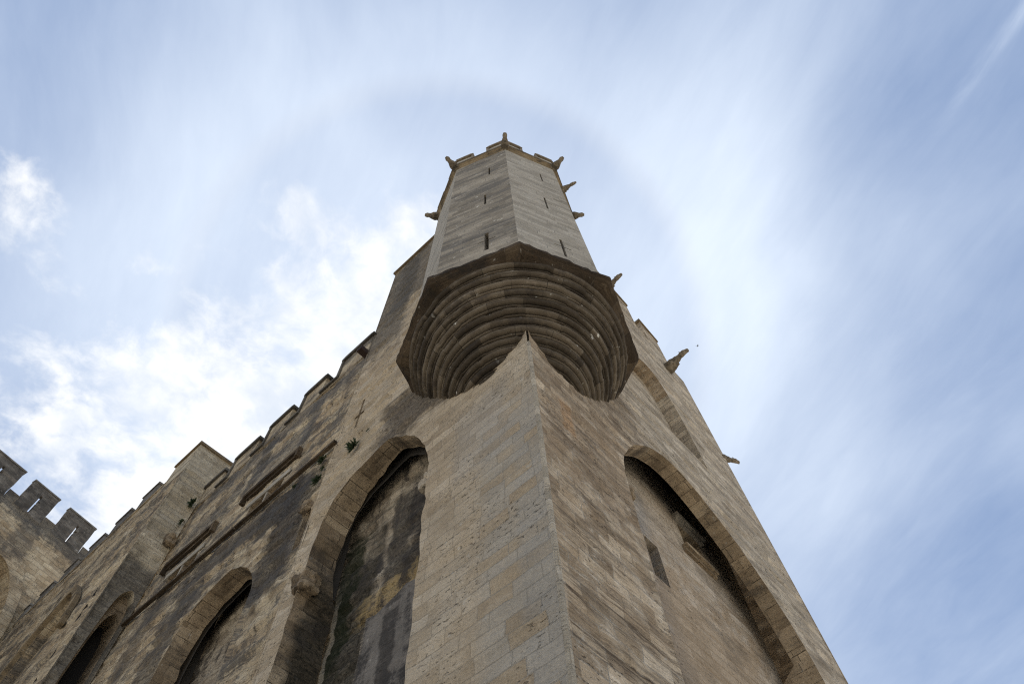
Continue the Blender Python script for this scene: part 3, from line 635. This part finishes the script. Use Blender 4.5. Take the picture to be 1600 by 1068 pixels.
# ------------------------------------------------------------------ corner turret
TC = Vector((-1.6031, 1.5797, 0)); TA = -0.8246
turret = empty('corner_turret', (TC.x, TC.y, 15.5), 'tall octagonal grey stone turret carried on a ribbed round corbel at the wall corner', 'turret')
def oct_p(k, r, z, rot=TA): a = rot+k*math.pi/4; return Vector((TC.x+r*math.cos(a), TC.y+r*math.sin(a), z))
def loc(mb, parent): 
    off = Vector((TC.x, TC.y, 15.5)); mb.v = [Vector(p)-off for p in mb.v]; return mb
RS, ZS0, ZS1 = 3.6507, 18.9, 36.1
def build_turret():
    for k in range(8):
        slits = []
        a, b = oct_p(k, RS, 0), oct_p(k+1, RS, 0); fl = (b-a).length
        u = (b-a).normalized(); n = Vector((u.y, -u.x, 0))
        if n.dot((a+b)/2-TC) < 0: n = -n
        fr = Fr(a, u, n); mb = MB(); holes = []
        if k in (7, 0):
            w = {7: ((1.87, 31.15, 32.7), (1.66, 26.0, 27.55), (1.72, 20.15, 21.98)), 0: ((1.81, 31.3, 32.9), (1.59, 25.95, 27.75), (1.70, 20.15, 21.98))}[k]
            for j, (uu, z0, z1) in enumerate(w):
                za = z0+(z1-z0)*.55
                holes.append(cross_slit(uu, z0, z1, za, (.085, .10, .15)[j] if k == 7 else (.075, .085, .10)[j], (.16, .26, .32)[j], .028 if j < 2 else .034))
        mb.sheet(fr, rect(0, fl, ZS0, ZS1), holes)
        for h in holes:
            slits.append(h)
        mb.uv = [(q[0]+k*5.3, q[1]) for q in mb.uv]
        o = loc(mb, turret).build('shaft_face', M['shaft'] if k in (7, 5, 4) else M['shaft_pale'], turret)  # front faces' light ratio is put into the two materials, besides real lichen
        for h in slits: hole('arrow_slit', fr, h, 0, -.35, M['shaft'], o, lambda m_: loc(m_, turret))
        if k == 7: o['label'] = 'lichen streaked left front face of the turret, darker by painted shade, with three arrow slits'
        if k == 0: o['label'] = 'paler right front face of the turret with three arrow slits'
    # octagonal slab over the corbel, chipped lower edge
    cb = MB(); n = 20; prof = [(3.36, 18.44), (3.80, 18.57), (3.90, 18.65), (3.95, 18.70), (3.95, 18.86), (3.66, 18.96)]
    ring = []
    for k in range(8):
        for i in range(n):
            a, b = TA+k*math.pi/4, TA+(k+1)*math.pi/4; col = []
            for j, (r, z) in enumerate(prof):
                p = oct_p(k, r, z)*(1-i/n)+oct_p(k+1, r, z)*(i/n)
                if j == 0:
                    d = Vector((p.x-TC.x, p.y-TC.y, 0)); p = TC+d.normalized()*3.38+Vector((0, 0, z))
                elif j < 5:
                    w = .018*mnoise.noise(Vector((p.x*2.1, p.y*2.1, z*2)))+.035*mnoise.noise(Vector((p.x*6, p.y*6, z*4)))
                    d = Vector((p.x-TC.x, p.y-TC.y, 0)).normalized(); p = p+d*(w-.02)+Vector((0, 0, w*.5))
                col.append(p)
            ring.append(col)
    N = len(ring)
    for i in range(N):
        A, B = ring[i], ring[(i+1) % N]; s0 = i*.155
        for j in range(len(prof)-1):
            cb.face([A[j], B[j], B[j+1], A[j+1]], [(s0, j*.2), (s0+.155, j*.2), (s0+.155, j*.2+.2), (s0, j*.2+.2)])
    slab = loc(cb, turret).build('corbel_slab', M['slab'], turret, weld=True)
    # ribbed round corbel: one roll moulding above another
    tab = [(1.42, 15.30), (1.62, 15.52), (1.80, 15.74), (1.97, 15.96), (2.14, 16.19), (2.31, 16.44), (2.48, 16.71), (2.65, 16.99), (2.82, 17.27), (2.99, 17.55), (3.15, 17.83), (3.31, 18.12), (3.47, 18.43)]
    for t in range(12):
        (r0, z0), (r1, z1) = tab[t], tab[t+1]; dr, dz = r1-r0, z1-z0
        # dark cove, thin fillet, then a full roll
        pr = [(r0-.16, z0+.10), (r0-.13, z0+.035), (r0-.05, z0-.005), (r0+.0, z0-.015), (r0+.022, z0-.005), (r0+.018, z0+.03), (r0-.02, z0+.05)]
        nx, nz = dz/math.hypot(dr, dz), -dr/math.hypot(dr, dz)
        cx_, cz_ = r0+dr*.50-.035, z0+dz*.58+.035; rr = .108
        for i in range(11):
            th = math.atan2(nz, nx)+R(-105+210*i/10)
            pr.append((cx_+rr*math.cos(th), cz_+rr*1.05*math.sin(th)))
        pr += [(r1-.13, z1+.05), (r1-.16, z1+.10)]
        mb = MB(); seg = 260; a0, a1 = R(-45-150), R(-45+150)
        cols = []
        for i in range(seg+1):
            a = a0+(a1-a0)*i/seg; col = []
            for (r, z) in pr:
                bk = math.floor(a*r1/.95+t*.37); w = .030*(mnoise.cell(Vector((bk+.5, t+.5, .5)))-.5)*.6+.008*mnoise.noise(Vector((a*9, z*4, t)))+.006*mnoise.noise(Vector((a*40, z*9, t)))
                if mnoise.noise(Vector((a*3.1, t*2.7, 4))) > .40: w -= .022
                col.append((TC.x+(r+w)*math.cos(a), TC.y+(r+w)*math.sin(a), z+w*.6))
            cols.append(col)
        for i in range(seg):
            for j in range(len(pr)-1):
                s0, s1 = (a0+(a1-a0)*i/seg)*r1, (a0+(a1-a0)*(i+1)/seg)*r1
                cc = [Vector(cols[i][j]), Vector(cols[i+1][j]), Vector(cols[i+1][j+1]), Vector(cols[i][j+1])]
                c = sum(cc, Vector())/4
                if c.x < -.35 and c.y > .35: continue
                mb.face(cc, [(s0, t*5.+.4+j*.03), (s1, t*5.+.4+j*.03), (s1, t*5.+.43+j*.03), (s0, t*5.+.43+j*.03)])
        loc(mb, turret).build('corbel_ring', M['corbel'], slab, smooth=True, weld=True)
    # cornice
    cm, lip = MB(), MB(); prof = [(RS-.02, 35.72), (RS+.05, 35.78), (RS+.07, 35.92), (RS+.16, 35.99), (RS+.17, 36.04), (RS+.22, 36.06), (RS+.22, 36.22), (RS+.03, 36.26), (RS-.35, 36.26)]
    for k in range(8):
        for i in range(12):
            pts = []
            for f in (i/12, (i+1)/12):
                pts.append([oct_p(k, r, z)*(1-f)+oct_p(k+1, r, z)*f for r, z in prof])
            for j in range(len(prof)-1):
                s0 = (k*12+i)*.235
                (cm if j < 4 else lip).face([pts[0][j], pts[1][j], pts[1][j+1], pts[0][j+1]], [(s0, j*.12), (s0+.235, j*.12), (s0+.235, j*.12+.12), (s0, j*.12+.12)])
    cn_ = loc(cm, turret).build('cornice', M['moulding'], turret, weld=True); loc(lip, turret).build('cornice_lip', M['gargoyle'], cn_, weld=True)
    # merlons that fold round each corner, each with its coping
    for k in range(8):
        mb, cp = MB(), MB()
        for s in (-1, 1):
            a, b = oct_p(k, RS+.03, 0), oct_p(k+s, RS+.03, 0); u = (b-a).normalized(); n = Vector((u.y, -u.x, 0))
            if n.dot((a+b)/2-TC) < 0: n = -n
            fr = Fr(a, u, n); w = .88
            mb.box(fr, 0.002, w, 36.2, 37.4, -.38, .05)
            cp.prism(fr, [(-.02, 37.403), (w+.15, 37.403), (w+.15, 37.52), (w-.02, 37.7), (-.02, 37.7)], -.45, .16, True)
            cp.prism(fr, [(w+.002, 36.27), (w+.15, 36.27), (w+.15, 37.4), (w+.002, 37.4)], -.42, .12, True)
        m_ = loc(mb, turret).build('merlon', M['shaft_pale'], turret); loc(cp, turret).build('coping', M['gargoyle'], m_)
    for k, kind in ((7, 0), (0, 2), (1, 0), (6, 2), (2, 0), (3, 2), (5, 0)):
        a = TA+k*math.pi/4; gargoyle(turret, oct_p(k, RS+.12, 36.0), a, kind, None, .76, R(6))
    gargoyle(turret, (oct_p(1, RS, 35.95)*.55+oct_p(2, RS, 35.95)*.45), TA+1.45*math.pi/4, 1, None, .72, R(8))
    rf = MB(); rf.face([oct_p(k, RS-.02, 36.1) for k in range(8)], [(0, 0)]*8); loc(rf, turret).build('roof', M['black'], turret)
build_turret()

# ------------------------------------------------------------------ palace wing left of the tower
wing = empty('palace_wing', (XT, 0, 0), 'long tan stone wing with two mullioned windows above a stained arch', 'building')
def lw(mb): mb.v = [Vector(p)-wing.location for p in mb.v]; return mb
arch2 = [(-10.8, GZ), (-10.85, 11.), (-11.0, 13.0)] + smooth_curve([(-11.03, 13.4), (-11.06, 14.4), (-11.5, 15.35), (-12.15, 16.02), (-12.8, 16.46), (-13.4, 16.72), (-14.2, 16.52), (-15.05, 16.15), (-15.5, 15.2), (-15.6, 14.2)], 4) + [(-15.62, 12), (-15.62, GZ)]
arch2 = rough(arch2, .28, .05, 21)
def build_wing():
    X0 = -22.3; wins = []
    for x in (-14.3, -19.75):
        wins.append(rect(x, x+.98, 19.82, 20.72)); wins.append(rect(x+1.12, x+2.1, 19.82, 20.72))
    niche = [(-9.32, 14.7), (-8.98, 14.7), (-8.98, 16.1), (-9.08, 16.45), (-9.24, 16.45), (-9.32, 16.1)]
    mb = MB()
    out = [(X0, GZ), (-15.62, GZ)] + arch2[::-1][1:-1] + [(-10.8, GZ), (XT, GZ), (XT, 27.0), (X0, 27.0)]
    mb.relief(LF, out, wins+[niche], .16, .09, eroded(.05, 1.2, 3.))
    mb.box(LF, X0, XT, 26.9, 26.98, -1., -.01)
    o = lw(mb).build('facade_wall', M['wing'], wing)
    hole('wall_niche', LF, niche, 0, -.4, M['soffit'], o, lw)
    s = MB(); s.strip(LF, arch2, 0, lambda i: (-TD if arch2[i][1] < 12.9 else -.7-.12*mnoise.noise(Vector((arch2[i][0]*2, arch2[i][1]*2, 0)))))
    lw(s).build('arch_soffit', M['soffit'], wing)
    b = MB(); b.relief(LF, rect(-16.2, -10.2, GZ, 22), (), .2, .1, eroded(.05, .7, 10.), d=-TD); lw(b).build('recessed_wall', M['recess'], wing)
    pl = MB(); pl.box(LF, -12.6, -12.2, GZ, 15.5, -TD+.002, -TD+.14); lw(pl).build('pilaster_strip', M['recess'], wing)
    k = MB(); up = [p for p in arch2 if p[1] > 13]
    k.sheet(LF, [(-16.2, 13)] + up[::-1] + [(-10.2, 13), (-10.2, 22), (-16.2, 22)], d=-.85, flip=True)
    k.strip(LF, [(-10.7, GZ), (-10.7, 22)], -.7, -TD); k.strip(LF, [(-15.9, 12), (-15.9, 22)], -.6, -TD-.05); k.strip(LF, [(-16.1, 22), (-10.2, 22)], -.4, -TD)  # last strip is an added lid that keeps this slot dark
    lw(k).build('machicolation_slot', M['slot_shade'], wing)
    # string course and window hoods
    sc = MB(); line = rough([(-22., 19.60), (-8.85, 19.60)], .5, .012, 4)
    sc.prism(LF, [(-22., 19.74)] + line + [(-8.85, 19.74)], .002, .15); lw(sc).build('string_course', M['slab'], wing)
    for x in (-14.3, -19.75):
        w = bpy.data.objects.new('window', None); C.objects.link(w); w.parent = wing
        for q in wins:
            if abs(q[0][0]-x) < 1.5: hole('opening', LF, q, 0, -.7, M['soffit'], w, lw)
        h = MB()
        h.prism(LF, [(x-.85, 21.38), (x-.72, 21.38), (x-.72, 21.72), (x+2.62, 21.72), (x+2.62, 21.38), (x+2.75, 21.38), (x+2.75, 21.95), (x-.85, 21.95)], .002, .20)
        h.box(LF, x-.62, x+2.5, 21.55, 21.70, .002, .10)
        lw(h).build('hood_mould', M['slab'], w)
        t = MB(); t.box(LF, x-.30, x+2.4, 20.75, 21.05, .002, .045); t.box(LF, x+1.0, x+1.10, 19.83, 20.70, -.3, .02); lw(t).build('lintel', M['shaft_pale'], w)
    # battlements
    for (a, b_, top) in ((-10.97, -8.95, 28.62), (-13.79, -12.3, 28.60), (-16.5, -14.85, 28.55), (-19.3, -17.5, 28.48), (-22.2, -20.3, 28.4)):
        m_ = MB(); m_.prism(LF, rough([(a, 27.0), (b_, 27.0), (b_, top), (a, top)], .3, .02, int(-a), True), -.55, .003, True)
        o = lw(m_).build('merlon', M['wing'], wing)
        c = MB(); c.prism(LF, [(a-.14, top+.004), (b_+.14, top+.004), (b_+.14, top+.17), (b_-.1, top+.26), (a+.1, top+.26), (a-.14, top+.17)], -.62, .12, True)
        c.prism(LF, [(a-.15, 27.16), (a-.005, 27.16), (a-.005, top), (a-.15, top)], -.58, .09, True)
        c.build('coping', M['coping'], None)
        ob = [x for x in C.objects if x.name.startswith('coping') and x.parent is None][0]
        ob.data.transform(Matrix.Translation(-wing.location)); ob.parent = o
    for (a, b_) in ((-12.28, -10.99), (-14.83, -13.81), (-17.48, -16.52), (-20.28, -19.32)):
        g_ = MB(); g_.prism(LF, [(a, 26.99), (b_-.02, 26.99), (b_-.02, 28.35), (b_-.06, 28.75), (b_-.2, 28.8), (b_-.5, 28.65), (a+.3, 28.5), (a, 28.3)], -.9, -.45, True)
        lw(g_).build('inner_parapet', M['black'], wing)
        s_ = MB(); s_.box(LF, a, b_, 27.003, 27.15, -.5, .11); lw(s_).build('crenel_sill', M['coping'], wing)
    lump('carved_boss', LF.p(-9.3, 16.55, .02)-wing.location, (.28, .2, .24), M['soffit'], wing, 4)
build_wing()
# rain spout
sp = MB(); fr = Fr((-9.05, 0, 0), (1, 0, 0), (0, -1, 0)); sp.box(fr, -.12, .12, 26.76, 26.9, -.1, .40); sp.box(fr, -.15, .15, 26.7, 26.758, -.1, .42)
sp.box(fr, -.15, -.122, 26.76, 27.0, -.1, .42); sp.box(fr, .122, .15, 26.76, 27.0, -.1, .42)
sp.v = [Vector(p)-wing.location for p in sp.v]; sp.build('rain_spout', M['iron'], wing)

# ------------------------------------------------------------------ projecting buttress wing
butt = empty('buttress_wing', (-22, -1.5, 0), 'projecting pale buttress block with a dark arched niche in its side, beyond the second window', 'building')
def lb(mb): mb.v = [Vector(p)-butt.location for p in mb.v]; return mb
BF = Fr((0, -1.5, 0), (1, 0, 0), (0, -1, 0)); BS = Fr((-22, 0, 0), (0, 1, 0), (1, 0, 0))
def build_buttress():
    mb = MB()
    niche = [(-1.08, 9), (-.08, 9), (-.08, 19.6)] + smooth_curve([(-.08, 19.8), (-.14, 20.6), (-.42, 21.2), (-.78, 20.85), (-.92, 20.1), (-1.0, 19.)], 4) + [(-1.08, 17)]
    mb.relief(BS, [(-1.5, GZ), (-.002, GZ), (-.002, 28.9), (.6, 28.9), (.6, 31.0), (-1.5, 31.0)], [niche], .16, .1, eroded(.03, .6, 4.))
    mb.strip(BS, niche, 0, -.5, True)
    o = lb(mb).build('side_wall', M['buttress'], butt)
    n2 = MB(); inner = [(a*.86-.02, z-.9) for a, z in niche]; n2.sheet(BS, [(-1.4, 8), (.1, 8), (.1, 22), (-1.4, 22)], [inner], d=-.5); n2.strip(BS, inner, -.5, -1.6, True)
    lb(n2).build('niche_arch', M['soffit'], butt)
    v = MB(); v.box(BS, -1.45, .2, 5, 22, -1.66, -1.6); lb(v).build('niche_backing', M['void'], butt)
    # front, with a pointed window
    win = [(-30.3, 17.5), (-25.3, 17.5), (-25.3, 20.3)] + smooth_curve([(-25.35, 20.6), (-25.9, 22.2), (-26.8, 23.3), (-27.8, 24.0), (-28.7, 23.3), (-29.7, 22.2), (-30.25, 20.6)], 4) + [(-30.3, 20.3)]
    f = MB(); f.relief(BF, [(-41.5, GZ), (-22.0, GZ), (-22.0, 31.), (-24.3, 31.), (-24.35, 29.8), (-41.5, 29.8)], [win], .25, .14, eroded(.06, 1.2, 5.))
    f.strip(BF, win, 0, -.45, True); f.sheet(BF, rect(-31, -24.8, 17, 24.5), d=-.45)
    f.box(BF, -41.5, -22.02, 29.7, 29.78, -1.2, -.01)
    lb(f).build('front_wall', M['wing'], butt)
    hd = MB(); arc = win[3:-1]
    cen = (-27.8, 19.5)
    o2 = [(p[0]+(p[0]-cen[0])*.10, p[1]+(p[1]-cen[1])*.10+.02) for p in arc]
    hd.prism(BF, rough(arc, .25, .02, 1)+rough(o2[::-1], .25, .06, 2), .002, .22); lb(hd).build('hood_mould', M['moulding'], butt)
    # raised end block with coping, then merlons
    c = MB(); c.box(BF, -24.38, -21.9, 31.003, 31.18, -2.2, .10); lb(c).build('coping', M['moulding'], butt)
    bk = MB(); bk.box(BF, -24.3, -22.01, 28.9, 30.995, -2.1, -.01); lb(bk).build('upper_block', M['buttress'], butt)
    for i in range(6):
        a = -27.4-i*2.75; m_ = MB(); m_.prism(BF, rough(rect(a, a+1.55, 29.8, 30.9), .3, .02, i, True), -.5, .003, True)
        o3 = lb(m_).build('merlon', M['black'], butt)
        c = MB(); c.box(BF, a-.05, a+1.6, 30.904, 31.04, -.55, .07); lb(c).build('coping', M['black'], o3)
    lump('broken_corbel', BS.p(-.25, 24.3, .2)-butt.location, (.26, .28, .34), M['soffit'], butt, 9)
build_buttress()

# ------------------------------------------------------------------ far battlemented wall across the end
P0 = Vector((-40.29, -1.07, 0)); P1 = Vector((-38.83, -9.36, 0)); fu = (P0-P1).normalized()
FF = Fr(P1, fu, (-fu.y, fu.x, 0) if (-fu.y) > 0 else (fu.y, -fu.x, 0))
farw = empty('far_wall', (P1.x, P1.y, 0), 'high grey topped battlemented wall with slitted merlons and a big arch, at the far left edge', 'wall')
def lf(mb): mb.v = [Vector(p)-farw.location for p in mb.v]; return mb
def build_far():
    def U_(x, y): return (Vector((x, y, 0))-P1).dot(fu)
    arch = [(-3.6, 12), (5.6+.55+1.1, 12)] + smooth_curve([(7.2, 28), (7.0, 29.5), (6.4, 31.2), (5.4, 32.4), (4.3, 32.75), (3.0, 32.6), (.5, 31.8), (-2., 30.4), (-3.4, 28.)], 4) + [(-3.6, 26)]
    arch = rough(arch, .4, .04, 31, True)
    mb = MB(); spans = [(-6.6, -4.6, 0), (-3.6, -1.6, 0), (-.45, 2.17, .9), (3.0, 5.15, 4.05), (6.05, 8.45, 7.3)]
    top = [(9.5, 36.9)]
    for a, b, s in spans[::-1]: top += [(b, 36.9), (b, 36.2), (a, 36.2), (a, 36.9)]
    mb.relief(FF, [(-14, GZ), (9.5, GZ)] + top + [(-14, 36.9)], [arch], .3, .16, eroded(.05, 1., 6.)); mb.strip(FF, arch, 0, -1., True); mb.sheet(FF, rect(-5, 9, 10, 34), d=-1.)
    lf(mb).build('wall_face', M['far'], farw)
    ring = MB(); inn = [p for p in arch if p[1] > 26.2]; cen = (3.2, 27.5)
    outr = [(p[0]+(p[0]-cen[0])*.17, p[1]+(p[1]-cen[1])*.19) for p in inn]
    ring.prism(FF, inn+rough(outr[::-1], .5, .05, 3), .002, .14); lf(ring).build('arch_ring', M['far'], farw)
    for i, (a, b, s) in enumerate(spans):
        if i < 2: s = (a+b)/2
        sl = [(s-.07, 36.35), (s+.07, 36.35), (s+.07, 37.35), (s+.2, 37.4), (s+.2, 37.5), (s+.07, 37.5), (s+.07, 37.95), (s-.07, 37.95)]
        m_ = MB(); o_ = rough(rect(a, b, 36.2, 38.6), .32, .045, 40+i, True); m_.sheet(FF, o_, [sl], d=.003); m_.sheet(FF, o_, [sl], d=-.3, flip=True); m_.strip(FF, o_, .003, -.3, True); m_.strip(FF, sl, .003, -.3, True)
        o = lf(m_).build('merlon', M['far_top'], farw)
        c = MB(); c.box(FF, a-.04, b+.04, 38.604, 38.72, -.34, .05); lf(c).build('coping', M['black'], o)
build_far()

# ------------------------------------------------------------------ plants on the wall
def plant(loc_, size, n, seed, label):
    size *= .72
    r = random.Random(seed); v = []; f = []
    for i in range(int(n*2.2)):
        d = Vector((r.gauss(0, 1), -abs(r.gauss(0, 1))-.2, r.gauss(.15, .9))).normalized()
        ln = size*r.uniform(.25, .95); w = ln*r.uniform(.06, .14)
        side = d.cross(Vector((r.gauss(0, 1), r.gauss(0, 1), r.gauss(0, 1)))).normalized()
        s = d*size*r.uniform(0, .35)+Vector((r.gauss(0, .2), 0, r.gauss(0, .22)))*size; droop = Vector((0, 0, -1))*ln*r.uniform(.05, .3)
        k = len(v)
        v += [s, s+d*ln*.5+side*w, s+d*ln+droop, s+d*ln*.5-side*w]
        f.append((k, k+1, k+2, k+3))
    me = bpy.data.meshes.new('wall_plant'); me.from_pydata([tuple(p) for p in v], [], f); me.materials.append(M['leaf'])
    o = bpy.data.objects.new('wall_plant', me); C.objects.link(o); o.location = loc_
    return tag(o, label, 'plant', 'green plants rooted in the walls')
plant((-7.5, -.02, 18.05), .36, 140, 1, 'largest leafy green tuft, growing above the left arch')
plant((-9.4, -.02, 19.1), .30, 90, 2, 'green tuft just under the right end of the string course')
plant((-9.2, -.02, 17.78), .32, 110, 3, 'green tuft lowest of the three on the blackened wall beside the arch')
plant((-9.15, -.02, 18.4), .18, 50, 4, 'thin green sprig between two bigger tufts under the string course')
plant((-10.8, -.02, 18.9), .18, 50, 5, 'faint small tuft on the black stain under the first window')
plant((-6.9, -.02, 18.45), .12, 30, 6, 'tiny sprig up and right of the largest tuft')
plant((-21.85, -.2, 27.0), .40, 110, 7, 'dark green bush at the joint of buttress and battlements')
plant((-21.85, -.2, 25.6), .28, 60, 8, 'small green tuft below the bush on the pale buttress')

# ------------------------------------------------------------------ bird
bd = bmesh.new()
def bird():
    b = bd; n = 8; prev = None
    for x, r_ in ((-.16, .004), (-.10, .02), (0, .032), (.08, .03), (.13, .02), (.16, .006)):
        ring = [b.verts.new((x, r_*math.cos(2*math.pi*k/n), r_*math.sin(2*math.pi*k/n))) for k in range(n)]
        if prev:
            for k in range(n): b.faces.new((prev[k], prev[(k+1) % n], ring[(k+1) % n], ring[k]))
        prev = ring
    for s in (-1, 1):
        pts = [(.09, s*.02, .012), (.07, s*.14, .05), (-.02, s*.30, .03), (-.03, s*.18, .035), (-.04, s*.02, .01)]
        t = [b.verts.new(p) for p in pts]; u = [b.verts.new((p[0], p[1], p[2]-.008)) for p in pts]
        b.faces.new(t); b.faces.new(u[::-1])
        for k in range(5): b.faces.new((t[k], t[(k+1) % 5], u[(k+1) % 5], u[k]))
    t = [b.verts.new(p) for p in ((-.14, .01, 0), (-.26, .05, 0), (-.22, 0, 0), (-.26, -.05, 0), (-.14, -.01, 0))]; b.faces.new(t)
    me = bpy.data.meshes.new('bird'); b.to_mesh(me); b.free(); me.materials.append(M['bird'])
    o = bpy.data.objects.new('bird', me); C.objects.link(o); o.location = (4.407-.06597*90, -6.314+.52156*90, .8507*90); o.rotation_euler = (R(20), 0, R(40))
    tag(o, 'small dark bird flying in the sky right of the tower', 'bird')
bird()
